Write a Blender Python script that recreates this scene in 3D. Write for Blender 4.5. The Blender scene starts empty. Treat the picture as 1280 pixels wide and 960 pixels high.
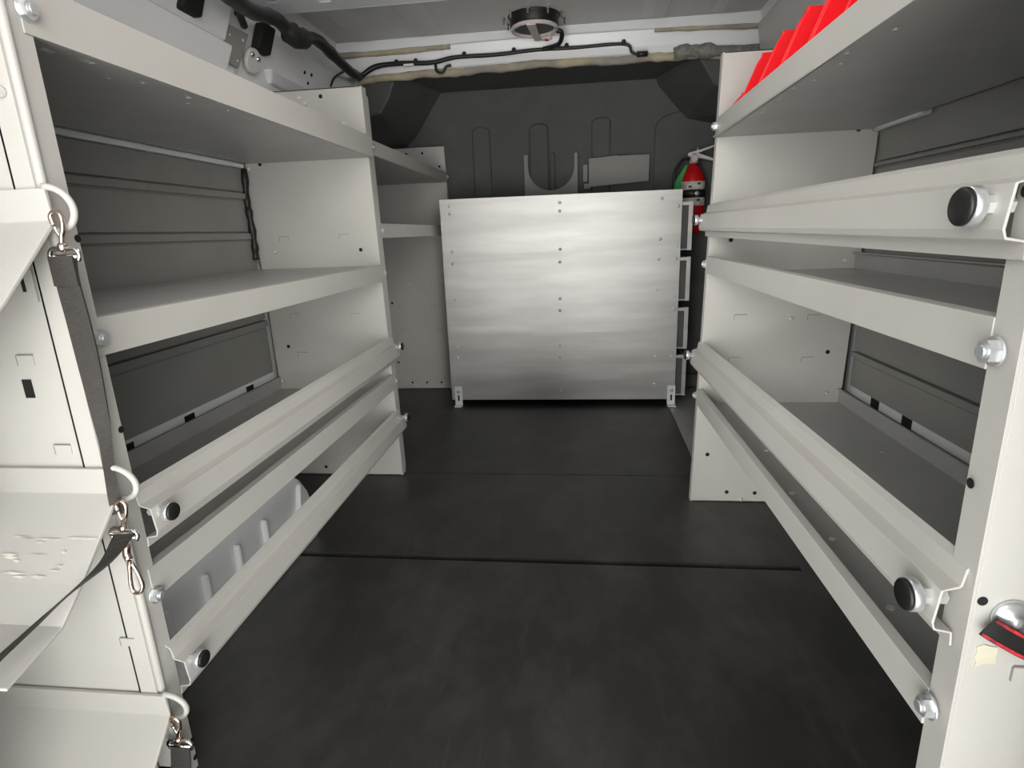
import bpy, bmesh, math, random
from mathutils import Vector, Matrix
random.seed(7)
S = 0.77                      # layout unit -> metres (the camera stands one unit above the floor)
C = bpy.context.scene.collection
PI = math.pi

# ------------------------------------------------------------------ materials
def mat(name, col, rough=0.5, metal=0.0, noise=0.0, nscale=20.0, bump=0.0, bscale=300.0, spec=0.5, col2=None, stretch=None):
    m = bpy.data.materials.new(name); m.use_nodes = True
    nt = m.node_tree; b = nt.nodes['Principled BSDF']
    b.inputs['Base Color'].default_value = (*col, 1); b.inputs['Roughness'].default_value = rough
    b.inputs['Metallic'].default_value = metal; b.inputs['Specular IOR Level'].default_value = spec
    tc = nt.nodes.new('ShaderNodeTexCoord'); vec = tc.outputs['Object']
    if stretch:
        mp = nt.nodes.new('ShaderNodeMapping'); mp.inputs['Scale'].default_value = stretch
        nt.links.new(vec, mp.inputs['Vector']); vec = mp.outputs['Vector']
    if noise or col2:
        n = nt.nodes.new('ShaderNodeTexNoise'); n.inputs['Scale'].default_value = nscale; n.inputs['Detail'].default_value = 5
        nt.links.new(vec, n.inputs['Vector'])
        r = nt.nodes.new('ShaderNodeValToRGB')
        c2 = col2 or tuple(min(1, c * (1 + noise)) for c in col); c1 = col if col2 else tuple(c * (1 - noise) for c in col)
        r.color_ramp.elements[0].color = (*c1, 1); r.color_ramp.elements[1].color = (*c2, 1)
        r.color_ramp.elements[0].position = .35; r.color_ramp.elements[1].position = .68
        nt.links.new(n.outputs['Fac'], r.inputs['Fac']); nt.links.new(r.outputs['Color'], b.inputs['Base Color'])
    if bump:
        n2 = nt.nodes.new('ShaderNodeTexNoise'); n2.inputs['Scale'].default_value = bscale
        nt.links.new(vec, n2.inputs['Vector'])
        bp = nt.nodes.new('ShaderNodeBump'); bp.inputs['Strength'].default_value = bump; bp.inputs['Distance'].default_value = .002
        nt.links.new(n2.outputs['Fac'], bp.inputs['Height']); nt.links.new(bp.outputs['Normal'], b.inputs['Normal'])
    return m
M = dict(
    paint=mat('grey_powder_coat', (.53, .52, .49), .42, noise=.03, nscale=6, bump=.06, bscale=500),
    deck=mat('shaded_shelf_deck', (.42, .42, .41), .4, noise=.06, nscale=8, bump=.05, bscale=400),  # same grey paint as the lips, toned darker for the shade on decks
    liner=mat('grey_liner', (.27, .27, .255), .5, noise=.05, nscale=7, bump=.08, bscale=250),
    white=mat('white_body_paint', (.82, .835, .85), .3, noise=.02, nscale=5),
    roof=mat('roof_primer', (.62, .61, .595), .4, noise=.05, nscale=4),
    bulk=mat('charcoal_composite', (.085, .087, .086), .6, noise=.08, nscale=10, bump=.25, bscale=260),
    alu=mat('mill_aluminium', (.68, .675, .655), .48, metal=1.0, noise=.09, nscale=3.0, bump=.12, bscale=7, stretch=(1, 1, 7)),
    zinc=mat('zinc_plated', (.76, .79, .80), .33, metal=.75), rivet=mat('rivet_alu', (.85, .85, .83), .3, metal=.4),
    chrome=mat('bright_steel', (.85, .83, .8), .12, metal=1.0),
    brass=mat('nickel_brass_clip', (.72, .58, .48), .2, metal=1.0),
    rubber=mat('black_rubber', (.012, .012, .012), .45),
    black=mat('black_hole', (.006, .006, .006), .8),
    red=mat('red_plastic', (.85, .006, .012), .4),
    redgloss=mat('red_enamel', (.6, .008, .012), .15),
    green=mat('green_tag', (.02, .36, .07), .5),
    label=mat('label_white', (.8, .78, .68), .35, col2=(.45, .43, .40), nscale=30),
    web=mat('strap_webbing', (.040, .036, .033), .75, noise=.25, nscale=200, stretch=(1, 1, 6)),
    redthread=mat('red_thread', (.62, .03, .045), .6, col2=(.10, .01, .015), nscale=110),
    paper=mat('torn_paper', (.62, .6, .47), .8, noise=.08, nscale=40),
    foam=mat('sealing_foam', (.30, .28, .25), .9, col2=(.55, .48, .30), nscale=9, bump=.6, bscale=60),
    greyfoam=mat('grey_foam', (.22, .21, .19), .9, noise=.3, nscale=60, bump=.8, bscale=80),
    plate=mat('grey_sheet', (.27, .265, .25), .45, noise=.03, nscale=9),
    pinkplastic=mat('pale_fan_plastic', (.62, .55, .53), .45),
)
# rubber floor mat: black with scuffs
def floor_mat():
    m = mat('black_floor_mat', (.022, .021, .021), .42, bump=.12, bscale=350, spec=.45)
    nt = m.node_tree; b = nt.nodes['Principled BSDF']
    tc = nt.nodes.new('ShaderNodeTexCoord')
    def layer(scale, st, lo, hi):
        mp = nt.nodes.new('ShaderNodeMapping'); mp.inputs['Scale'].default_value = st; mp.inputs['Rotation'].default_value = (0, 0, .25 * scale % 1)
        n = nt.nodes.new('ShaderNodeTexNoise'); n.inputs['Scale'].default_value = scale; n.inputs['Detail'].default_value = 8; n.inputs['Roughness'].default_value = .7
        nt.links.new(tc.outputs['Object'], mp.inputs['Vector']); nt.links.new(mp.outputs['Vector'], n.inputs['Vector'])
        r = nt.nodes.new('ShaderNodeMapRange'); r.inputs['From Min'].default_value = lo; r.inputs['From Max'].default_value = hi
        nt.links.new(n.outputs['Fac'], r.inputs['Value']); return r.outputs['Result']
    a = layer(4, (1, .6, 1), .45, .75); c = layer(9, (3.5, .5, 1), .58, .8)
    ad = nt.nodes.new('ShaderNodeMath'); ad.operation = 'MAXIMUM'
    nt.links.new(a, ad.inputs[0]); nt.links.new(c, ad.inputs[1])
    mx = nt.nodes.new('ShaderNodeMix'); mx.data_type = 'RGBA'
    mx.inputs[6].default_value = (.028, .027, .026, 1); mx.inputs[7].default_value = (.075, .071, .067, 1)
    nt.links.new(ad.outputs[0], mx.inputs[0]); nt.links.new(mx.outputs[2], b.inputs['Base Color'])
    return m
M['mat'] = floor_mat()
# diamond plate
def diamond():
    m = mat('tread_plate', (.5, .5, .49), .4, metal=.55)
    nt = m.node_tree; b = nt.nodes['Principled BSDF']
    tc = nt.nodes.new('ShaderNodeTexCoord'); mp = nt.nodes.new('ShaderNodeMapping'); mp.inputs['Rotation'].default_value = (0, 0, .785)
    ch = nt.nodes.new('ShaderNodeTexBrick'); ch.inputs['Scale'].default_value = 28; ch.inputs['Mortar Size'].default_value = .035
    ch.inputs['Color1'].default_value = (1, 1, 1, 1); ch.inputs['Color2'].default_value = (.8, .8, .8, 1); ch.inputs['Mortar'].default_value = (0, 0, 0, 1)
    nt.links.new(tc.outputs['Object'], mp.inputs['Vector']); nt.links.new(mp.outputs['Vector'], ch.inputs['Vector'])
    bp = nt.nodes.new('ShaderNodeBump'); bp.inputs['Strength'].default_value = .8; bp.inputs['Distance'].default_value = .003
    nt.links.new(ch.outputs['Color'], bp.inputs['Height']); nt.links.new(bp.outputs['Normal'], b.inputs['Normal'])
    return m
M['tread'] = diamond()

# ------------------------------------------------------------------ mesh helpers (layout units)
def NB(): return bmesh.new()
def quadbox(bm, c, mi=0):                       # 8 corners: bottom ring then top ring
    v = [bm.verts.new(p) for p in c]
    for q in ((3, 2, 1, 0), (4, 5, 6, 7), (0, 1, 5, 4), (1, 2, 6, 5), (2, 3, 7, 6), (3, 0, 4, 7)):
        f = bm.faces.new([v[i] for i in q]); f.material_index = mi
def box(bm, x0, x1, y0, y1, z0, z1, mi=0):
    x0, x1 = sorted((x0, x1)); y0, y1 = sorted((y0, y1)); z0, z1 = sorted((z0, z1))
    quadbox(bm, [(x0, y0, z0), (x1, y0, z0), (x1, y1, z0), (x0, y1, z0), (x0, y0, z1), (x1, y0, z1), (x1, y1, z1), (x0, y1, z1)], mi)
def prism(bm, pts, d, mi=0):                    # closed polygon (3D points) extruded by vector d
    d = Vector(d); a = [bm.verts.new(p) for p in pts]; b = [bm.verts.new(Vector(p) + d) for p in pts]; n = len(pts)
    fs = [bm.faces.new(a), bm.faces.new(b[::-1])]
    for i in range(n): fs.append(bm.faces.new([a[i], b[i], b[(i + 1) % n], a[(i + 1) % n]]))
    for f in fs: f.material_index = mi
def sheet(bm, prof, t, p0, p1, mi=0):
    """open profile [(dx,dz)...] given thickness t, swept from p0 to p1 (profile lies in the XZ plane)"""
    n = len(prof); nor = []
    for i in range(n):
        a = Vector(prof[max(0, i - 1)]); b = Vector(prof[min(n - 1, i + 1)]); d = (b - a).normalized(); nor.append(Vector((-d.y, d.x)))
    ring = [Vector(p) for p in prof] + [Vector(prof[i]) + nor[i] * t for i in range(n - 1, -1, -1)]
    a = [bm.verts.new((p0[0] + r.x, p0[1], p0[2] + r.y)) for r in ring]; b = [bm.verts.new((p1[0] + r.x, p1[1], p1[2] + r.y)) for r in ring]
    m = len(ring)
    for i in range(m):
        f = bm.faces.new([a[i], a[(i + 1) % m], b[(i + 1) % m], b[i]]); f.material_index = mi
    for i in range(n - 1):
        j = m - 1 - i
        bm.faces.new([a[j], a[j - 1], a[i + 1], a[i]]).material_index = mi; bm.faces.new([b[i], b[i + 1], b[j - 1], b[j]]).material_index = mi
def cyl(bm, p0, p1, r0, r1=None, n=16, cap=True, mi=0):
    r1 = r0 if r1 is None else r1
    p0, p1 = Vector(p0), Vector(p1); d = (p1 - p0).normalized()
    u = d.orthogonal().normalized(); w = d.cross(u)
    a = [bm.verts.new(p0 + (u * math.cos(2 * PI * i / n) + w * math.sin(2 * PI * i / n)) * r0) for i in range(n)]
    b = [bm.verts.new(p1 + (u * math.cos(2 * PI * i / n) + w * math.sin(2 * PI * i / n)) * r1) for i in range(n)]
    for i in range(n):
        f = bm.faces.new([a[i], a[(i + 1) % n], b[(i + 1) % n], b[i]]); f.smooth = n > 8; f.material_index = mi
    if cap:
        bm.faces.new(a[::-1]).material_index = mi; bm.faces.new(b).material_index = mi
def lathe(bm, c, prof, n=24, axis=(0, 0, 1), mi=0, tilt=None):   # prof [(r,h)...]
    q = Vector((0, 0, 1)).rotation_difference(Vector(axis)); rings = []; c = Vector(c)
    for r, h in prof:
        rings.append([bm.verts.new(c + q @ Vector((max(r, 1e-4) * math.cos(2 * PI * i / n), max(r, 1e-4) * math.sin(2 * PI * i / n), h))) for i in range(n)])
    for k in range(len(rings) - 1):
        for i in range(n):
            f = bm.faces.new([rings[k][i], rings[k][(i + 1) % n], rings[k + 1][(i + 1) % n], rings[k + 1][i]]); f.smooth = True; f.material_index = mi
    bm.faces.new(rings[0][::-1]).material_index = mi; bm.faces.new(rings[-1]).material_index = mi
def catmull(pts, k=6):
    P = [Vector(p) for p in pts]; P = [P[0] * 2 - P[1]] + P + [P[-1] * 2 - P[-2]]; out = []
    for i in range(1, len(P) - 2):
        for j in range(k):
            t = j / k; a, b, c, d = P[i - 1:i + 3]
            out.append(.5 * ((2 * b) + (c - a) * t + (2 * a - 5 * b + 4 * c - d) * t * t + (3 * b - a - 3 * c + d) * t ** 3))
    out.append(P[-2]); return out
def tube(bm, pts, r, n=10, k=6, mi=0, wob=0.0):
    P = catmull(pts, k) if k > 1 else [Vector(p) for p in pts]; rings = []; u = None
    for i, p in enumerate(P):
        d = (P[min(i + 1, len(P) - 1)] - P[max(i - 1, 0)]).normalized()
        u = d.orthogonal().normalized() if u is None else (u - d * u.dot(d)).normalized()
        w = d.cross(u); rr = (r(i / (len(P) - 1)) if callable(r) else r) * (1 + wob * (random.random() - .5))
        rings.append([bm.verts.new(p + (u * math.cos(2 * PI * j / n) + w * math.sin(2 * PI * j / n)) * rr) for j in range(n)])
    for a, b in zip(rings, rings[1:]):
        for j in range(n):
            f = bm.faces.new([a[j], a[(j + 1) % n], b[(j + 1) % n], b[j]]); f.smooth = True; f.material_index = mi
    bm.faces.new(rings[0][::-1]).material_index = mi; bm.faces.new(rings[-1]).material_index = mi
def ribbon(bm, pts, sides, w, t, k=5, mi=0):
    """flat strap: centre points, per-point width direction, width(s) and thickness"""
    P = catmull(pts, k); Sd = catmull(sides, k); W = catmull([(x, 0, 0) for x in (w if isinstance(w, (list, tuple)) else [w] * len(pts))], k); rings = []
    for i, p in enumerate(P):
        d = (P[min(i + 1, len(P) - 1)] - P[max(i - 1, 0)]).normalized(); s = Sd[i]; s = (s - d * s.dot(d)).normalized(); nn = d.cross(s); h = W[i].x / 2
        rings.append([bm.verts.new(p + s * a * h + nn * b * t / 2) for a, b in ((-1, -1), (1, -1), (1, 1), (-1, 1))])
    for a, b in zip(rings, rings[1:]):
        for j in range(4): bm.faces.new([a[j], a[(j + 1) % 4], b[(j + 1) % 4], b[j]]).material_index = mi
    bm.faces.new(rings[0][::-1]); bm.faces.new(rings[-1])
def hull(bm, pts):
    v = [bm.verts.new(p) for p in pts]; r = bmesh.ops.convex_hull(bm, input=v)
    bmesh.ops.delete(bm, geom=[g for g in r['geom_interior'] if isinstance(g, bmesh.types.BMVert)], context='VERTS')
def holed(bm, x0, x1, y0, y1, z0, z1, holes, mi=0):
    """flat sheet with real rectangular holes; holes = [(xc,yc,hx,hy)], each in its own strip of x or y"""
    xs = sorted({x0, x1, *[h[0] - h[2] for h in holes], *[h[0] + h[2] for h in holes]}); ys = sorted({y0, y1, *[h[1] - h[3] for h in holes], *[h[1] + h[3] for h in holes]})
    def isin(x, y): return any(abs(x - h[0]) < h[2] and abs(y - h[1]) < h[3] for h in holes)
    nx, ny = len(xs) - 1, len(ys) - 1
    solid = [[not isin((xs[i] + xs[i + 1]) / 2, (ys[j] + ys[j + 1]) / 2) for j in range(ny)] for i in range(nx)]
    T = {}; B = {}
    def vt(d, i, j, z):
        if (i, j) not in d: d[(i, j)] = bm.verts.new((xs[i], ys[j], z))
        return d[(i, j)]
    for i in range(nx):
        for j in range(ny):
            if not solid[i][j]: continue
            q = [(i, j), (i + 1, j), (i + 1, j + 1), (i, j + 1)]
            bm.faces.new([vt(T, *p, z1) for p in q]).material_index = mi; bm.faces.new([vt(B, *p, z0) for p in q[::-1]]).material_index = mi
            for (a, b, di, dj) in ((0, 1, 0, -1), (1, 2, 1, 0), (2, 3, 0, 1), (3, 0, -1, 0)):
                ii, jj = i + di, j + dj
                if not (0 <= ii < nx and 0 <= jj < ny) or not solid[ii][jj]:
                    bm.faces.new([vt(B, *q[a], z0), vt(B, *q[b], z0), vt(T, *q[b], z1), vt(T, *q[a], z1)]).material_index = mi

ORG = {}
def obj(name, bm, m, parent=None, bevel=0.0, seg=2):
    me = bpy.data.meshes.new(name)
    org = Vector(ORG[parent.name]) if parent else Vector((0, 0, 0))
    bmesh.ops.recalc_face_normals(bm, faces=bm.faces[:])
    for v in bm.verts: v.co = (v.co - org) * S
    bm.to_mesh(me); bm.free()
    o = bpy.data.objects.new(name, me); C.objects.link(o)
    for mm in (m if isinstance(m, (list, tuple)) else [m]): me.materials.append(M[mm])
    if parent: o.parent = parent; ORG[o.name] = tuple(org)
    else: ORG[o.name] = (0, 0, 0)
    if bevel:
        b = o.modifiers.new('edge', 'BEVEL'); b.width = bevel * S; b.segments = seg; b.limit_method = 'ANGLE'; b.angle_limit = math.radians(40)
    return o
def thing(name, label, cat, loc, group=None):
    o = bpy.data.objects.new(name, None); C.objects.link(o); o.location = Vector(loc) * S; o.empty_display_size = .05
    ORG[o.name] = tuple(loc); return tag(o, label, cat, group)
def tag(o, label, cat, group=None):
    o['label'] = label; o['category'] = cat
    if group: o['group'] = group
    return o
def solo(name, bm, m, label, cat, group=None, bevel=0.0):
    """a thing that is one mesh: its origin is moved to the base of the mesh"""
    cs = [v.co.copy() for v in bm.verts]
    org = Vector((sum(c.x for c in cs) / len(cs), sum(c.y for c in cs) / len(cs), min(c.z for c in cs)))
    for v in bm.verts: v.co -= org
    o = obj(name, bm, m, None, bevel); o.location = org * S; ORG[o.name] = tuple(org); return tag(o, label, cat, group)
def struct(name, bm, m, bevel=0.0):
    o = obj(name, bm, m, None, bevel); o['kind'] = 'structure'; return o
def lay(name, me, m, parent, where):            # share one mesh between many small parts of a thing
    first = None
    for p in where:
        if first is None:
            first = bpy.data.objects.new(name, me); me.materials.append(M[m]) if not me.materials else None; o = first
        else: o = first.copy()
        C.objects.link(o); o.parent = parent; o.location = (Vector(p) - Vector(ORG[parent.name])) * S
def mesh_of(name, bm):
    bmesh.ops.recalc_face_normals(bm, faces=bm.faces[:])
    for v in bm.verts: v.co *= S
    me = bpy.data.meshes.new(name); bm.to_mesh(me); bm.free(); return me

# ------------------------------------------------------------------ setting
LW, RW, CEIL, BK = -1.29, .95, 1.95, 3.65
YR = .38                                        # rear door opening
b = NB()
box(b, LW, RW, .15, 1.558, -.03, 0); box(b, .66, RW, 1.558, 1.586, -.03, 0); box(b, LW, RW, 1.586, 2.222, -.03, 0)
quadbox(b, [(LW, 2.227, -.03), (.50, 2.227, -.03), (.53, 3.66, -.03), (LW, 3.66, -.03), (LW, 2.227, 0), (.50, 2.227, 0), (.53, 3.66, 0), (LW, 3.66, 0)])
struct('floor', b, 'mat')
b = NB(); box(b, LW - .05, RW + .05, .15, 3.7, -.06, -.031); struct('trim_1', b, 'black')
b = NB(); quadbox(b, [(.505, 2.23, -.03), (RW, 2.23, -.03), (RW, 3.66, -.03), (.535, 3.66, -.03), (.505, 2.23, -.004), (RW, 2.23, -.004), (RW, 3.66, -.004), (.535, 3.66, -.004)])
struct('trim_2', b, 'tread')
# body sides: vertical below, leaning in towards the roof
def body_side(x, s):
    bm = NB(); prof = [(x, -.05), (x, 1.32), (x + s * .02, 1.52), (x + s * .05, 1.74), (x + s * .08, 1.90), (x + s * .10, 1.96)]
    a = [bm.verts.new((p[0], YR, p[1])) for p in prof]; c = [bm.verts.new((p[0], 3.7, p[1])) for p in prof]
    a2 = [bm.verts.new((p[0] - s * .04, YR, p[1] + .01)) for p in prof]; c2 = [bm.verts.new((p[0] - s * .04, 3.7, p[1] + .01)) for p in prof]
    for i in range(len(prof) - 1):
        bm.faces.new([a[i], a[i + 1], c[i + 1], c[i]]); bm.faces.new([a2[i], c2[i], c2[i + 1], a2[i + 1]])
        bm.faces.new([a[i], a2[i], a2[i + 1], a[i + 1]]); bm.faces.new([c[i], c[i + 1], c2[i + 1], c2[i]])
    return bm
struct('wall_left', body_side(LW, 1), 'white'); struct('wall_right', body_side(RW, -1), 'white')
# roof skin with pressed ribs
b = NB(); box(b, LW - .05, RW + .05, YR, 3.72, CEIL, CEIL + .03)
for x in (-1.03, -.72, .38, .70):
    for y0, y1 in ((2.55, 3.06), (1.2, 2.15)):
        quadbox(b, [(x - .03, y0 + .02, CEIL - .016), (x + .03, y0 + .02, CEIL - .016), (x + .03, y1 - .02, CEIL - .016), (x - .03, y1 - .02, CEIL - .016),
                    (x - .075, y0, CEIL), (x + .075, y0, CEIL), (x + .075, y1, CEIL), (x - .075, y1, CEIL)])
struct('ceiling', b, 'roof')
# front roof rail over the bulkhead, slightly bowed
def arch(x): return -.02 * ((x + .1) / 1.1) ** 2
b = NB(); prof = [(3.085, 1.949), (3.108, 1.918), (3.122, 1.916), (3.128, 1.925), (3.138, 1.89), (3.150, 1.855), (3.165, 1.828), (3.22, 1.815), (3.22, 1.95)]
N = 24; rows = []
for i in range(N + 1):
    x = LW + (RW - LW) * i / N; rows.append([b.verts.new((x, y, z + (arch(x) if 0 < k < len(prof) - 1 else 0))) for k, (y, z) in enumerate(prof)])
for r0, r1 in zip(rows, rows[1:]):
    for k in range(len(prof)):
        k2 = (k + 1) % len(prof); b.faces.new([r0[k], r1[k], r1[k2], r0[k2]])
b.faces.new(rows[0]); b.faces.new(rows[-1][::-1])
struct('trim_3', b, 'white', .004)
b = NB()                                        # foam sealant squeezed out under the rail
tube(b, [(x, 3.185 + .01 * math.sin(9 * x), 1.812 + arch(x) + .004 * math.sin(23 * x)) for x in [LW + (RW - LW) * i / 22 for i in range(23)]], .021, 8, 3, wob=.35)
tube(b, [(-1.24, 3.10, 1.895), (-1.0, 3.118, 1.900), (-.72, 3.12, 1.905), (-.62, 3.12, 1.905)], .014, 8, 4, wob=.4)
tube(b, [(.38, 3.12, 1.91), (.6, 3.12, 1.905), (.86, 3.12, 1.895)], .013, 8, 4, wob=.4)
struct('trim_4', b, 'foam')
b = NB(); tube(b, [(.48, 3.17, 1.812), (.56, 3.16, 1.818), (.68, 3.165, 1.812), (.9, 3.17, 1.80)], .03, 10, 5, wob=.5); struct('trim_5', b, 'greyfoam')
# cross bow of the roof behind the rear lip, with punched holes
b = NB(); holed(b, LW + .06, RW - .06, 2.13, 2.42, 1.86, 1.872, [(-1.12, 2.30, .02, .012), (-.93, 2.33, .022, .014), (-.72, 2.35, .025, .01), (-.62, 2.36, .01, .01), (-.4, 2.34, .02, .012), (-.05, 2.33, .02, .012)])
quadbox(b, [(LW + .06, 2.42, 1.86), (RW - .06, 2.42, 1.86), (RW - .06, 2.425, 1.86), (LW + .06, 2.425, 1.86), (LW + .06, 2.455, 1.95), (RW - .06, 2.455, 1.95), (RW - .06, 2.46, 1.95), (LW + .06, 2.46, 1.95)])
quadbox(b, [(LW + .06, 2.125, 1.86), (RW - .06, 2.125, 1.86), (RW - .06, 2.13, 1.86), (LW + .06, 2.13, 1.86), (LW + .06, 2.09, 1.95), (RW - .06, 2.09, 1.95), (RW - .06, 2.095, 1.95), (LW + .06, 2.095, 1.95)])
struct('trim_6', b, 'white', .004)
# roof side rail (left): boxed section with pillar, recess and stampings
b = NB()
quadbox(b, [(-1.2, YR, 1.40), (-1.16, YR, 1.40), (-1.16, 1.9, 1.40), (-1.2, 1.9, 1.40), (-1.17, YR, 1.60), (-1.07, YR, 1.60), (-1.07, 1.9, 1.60), (-1.17, 1.9, 1.60)])
quadbox(b, [(-1.17, YR, 1.60), (-1.07, YR, 1.60), (-1.07, 1.86, 1.60), (-1.17, 1.86, 1.60), (-1.1, YR, 1.85), (-.96, YR, 1.85), (-.96, 1.86, 1.85), (-1.1, 1.86, 1.85)])
quadbox(b, [(-1.22, 1.86, 1.40), (-1.15, 1.86, 1.40), (-1.15, 1.96, 1.40), (-1.22, 1.96, 1.40), (-1.15, 1.86, 1.86), (-1.02, 1.86, 1.86), (-1.02, 1.96, 1.86), (-1.15, 1.96, 1.86)])
quadbox(b, [(-1.25, 1.96, 1.45), (-1.16, 1.96, 1.45), (-1.16, 3.1, 1.45), (-1.25, 3.1, 1.45), (-1.16, 1.96, 1.72), (-1.08, 1.96, 1.72), (-1.08, 3.1, 1.72), (-1.16, 3.1, 1.72)])
quadbox(b, [(-1.16, 1.96, 1.721), (-1.08, 1.96, 1.721), (-1.08, 3.1, 1.721), (-1.16, 3.1, 1.721), (-1.27, 1.96, 1.82), (-1.12, 1.96, 1.80), (-1.12, 3.1, 1.80), (-1.27, 3.1, 1.82)])
quadbox(b, [(-1.16, 2.2, 1.56), (-1.115, 2.2, 1.56), (-1.115, 2.95, 1.56), (-1.16, 2.95, 1.56), (-1.15, 2.16, 1.60), (-1.085, 2.16, 1.60), (-1.085, 3.0, 1.60), (-1.15, 3.0, 1.60)])
for y, z in ((1.667, 1.655), (2.10, 1.675)):
    x = -1.07 + (z - 1.6) * .44 if y < 1.9 else -1.075
    quadbox(b, [(x - .03, y - .042, z - .042), (x + .004, y - .042, z - .042), (x + .004, y + .042, z - .042), (x - .03, y + .042, z - .042), (x, y - .038, z + .042), (x + .037, y - .038, z + .042), (x + .037, y + .042, z + .042), (x, y + .042, z + .042)], 1)
for y, z in ((1.93, 1.70), (2.46, 1.66), (2.52, 1.665), (2.50, 1.63), (1.2, 1.7)):
    xx = -1.06 + .33 * (z - 1.72) + (.03 if y < 2 else -.02)
    cyl(b, (xx - .05, y, z), (xx + .008, y, z), .008, n=10, mi=1)
struct('trim_7', b, ['white', 'black'], .008)
b = NB()
quadbox(b, [(.905, YR, 1.55), (.95, YR, 1.55), (.95, 3.1, 1.55), (.905, 3.1, 1.55), (.845, YR, 1.90), (.94, YR, 1.90), (.94, 3.1, 1.90), (.845, 3.1, 1.90)])
struct('trim_8', b, 'roof', .01)
# bulkhead
b = NB(); box(b, LW, RW, BK, BK + .04, -.05, 1.84)
box(b, LW, RW, 3.19, BK, 1.815, 1.85)
def rib(x0, x1, z0, z1, t):
    r = (x1 - x0) / 2; cx = (x0 + x1) / 2; pts = [(x0, BK + .01, z0), (x1, BK + .01, z0)] + [(cx + r * math.cos(a), BK + .01, z1 - .5 * r + .5 * r * math.sin(a)) for a in [PI * i / 8 for i in range(9)]]
    prism(b, pts, (0, -t - .01, 0))
rib(-.62, -.51, .3, 1.615, .014); rib(-.275, -.16, .3, 1.615, .016); rib(.095, .205, .3, 1.63, .014); rib(.46, .80, .3, 1.64, .012)
rib(-.155, -.12, .3, 1.45, .006)
box(b, .55, .80, 3.60, BK, 0, .085)
hull(b, [(-1.07, 3.2, 1.815), (-.93, 3.2, 1.815), (-.985, 3.2, 1.70), (-1.03, 3.2, 1.635), (-1.29, 3.2, 1.60), (-1.29, 3.2, 1.815),
         (-.79, BK, 1.82), (-.86, BK, 1.74), (-.915, BK, 1.66), (-.96, BK, 1.58), (-1.02, BK, 1.53), (-1.29, BK, 1.5), (-1.29, BK, 1.82)])
hull(b, [(.60, 3.2, 1.815), (.69, 3.2, 1.67), (.95, 3.2, 1.55), (.95, 3.2, 1.815), (.455, BK, 1.82), (.47, BK, 1.78), (.51, BK, 1.74), (.635, BK, 1.595), (.76, BK, 1.565), (.95, BK, 1.56), (.95, BK, 1.82)])
struct('wall_front', b, 'bulk', .012)
# front door / step side trim seen right of the panel
b = NB(); box(b, RW - .14, RW - .001, 2.06, 3.62, .0, 1.55); struct('trim_9', b, 'bulk', .01)
# unseen rear pillars and roof edge, added wide to shade the nearest end panels
b = NB(); box(b, LW - .05, -.84, .36, .44, -.05, 1.96); box(b, .45, RW + .05, .30, .38, -.05, 1.96); box(b, LW, RW, .33, .41, 1.86, 1.98)
struct('trim_10', b, 'white', .01)

# liner panels behind the shelves
def liner(x, s, y0, y1, z0, z1, grooves, label):
    bm = NB(); zs = sorted(grooves); cur = z0
    for a, c in zs + [(z1, None)]:
        box(bm, x - s * .012, x, y0, y1, cur, a)
        if c is not None:
            quadbox(bm, [(x - s * .012, y0, a), (x, y0, a), (x, y1, a), (x - s * .012, y1, a), (x - s * .012, y0, c), (x - s * .007, y0, (a + c) / 2 + .0), (x - s * .007, y1, (a + c) / 2), (x - s * .012, y1, c)])
            quadbox(bm, [(x - s * .012, y0, a + .006), (x + s * .008, y0, a + .006), (x + s * .008, y1, a + .006), (x - s * .012, y1, a + .006), (x - s * .012, y0, c - .006), (x + s * .008, y0, c - .006), (x + s * .008, y1, c - .006), (x - s * .012, y1, c - .006)])
            cur = c
    return solo('wall_liner_panel', bm, 'liner', label, 'wall panel', bevel=.002)
liner(-1.272, 1, .80, 2.195, .460, 1.268, [(.655, .692), (.80, .83), (1.003, 1.038), (1.152, 1.186)], 'dark grey ribbed wall panel behind the near shelving by the white wheel arch')
liner(.932, -1, .63, 1.995, .450, 1.285, [(.545, .575), (.905, .935), (1.150, 1.172)], 'dark grey ribbed wall panel behind the shelving that carries red bins')
for side, x in (('left', -1.27), ('right', .93)):  # ragged black tape where liner ends
    pass
b = NB(); tube(b, [(-1.262, 2.185, 1.27), (-1.268, 2.18, 1.16), (-1.262, 2.175, 1.10), (-1.262, 2.18, 1.0), (-1.266, 2.18, .93)], lambda t: .010 + .006 * math.sin(t * 17) ** 2, 8, 5)
solo('black_foam_strip', b, 'rubber', 'ragged black foam strip down the edge of the grey wall panel', 'foam strip')
# white wheel arch with pressed ribs
b = NB()
prof = [(.55, 0)] + [(1.11 + .59 * math.cos(a), .40 * abs(math.sin(a)) ** .72) for a in [PI - PI * i / 18 for i in range(1, 18)]] + [(1.70, 0)]
prof = [(.80, 0), (.80, .33)] + [(y, min(z, .36)) for y, z in prof if y > .82]
prism(b, [(LW + .004, y, z) for y, z in prof], (.381, 0, 0))
for y in (.98, 1.115, 1.25, 1.385):
    quadbox(b, [(-.91, y - .007, .10), (-.89, y - .007, .10), (-.89, y + .007, .10), (-.91, y + .007, .10), (-.91, y - .007, .225), (-.89, y - .007, .225), (-.89, y + .007, .225), (-.91, y + .007, .225)])
quadbox(b, [(-.91, 1.555, .08), (-.89, 1.555, .08), (-.89, 1.569, .08), (-.91, 1.569, .08), (-.91, 1.595, .235), (-.89, 1.595, .235), (-.89, 1.609, .235), (-.91, 1.609, .235)])
solo('wheel_arch', b, 'white', 'white painted wheel arch with pressed ribs under the bottom shelf', 'wheel arch', bevel=.012)

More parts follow.
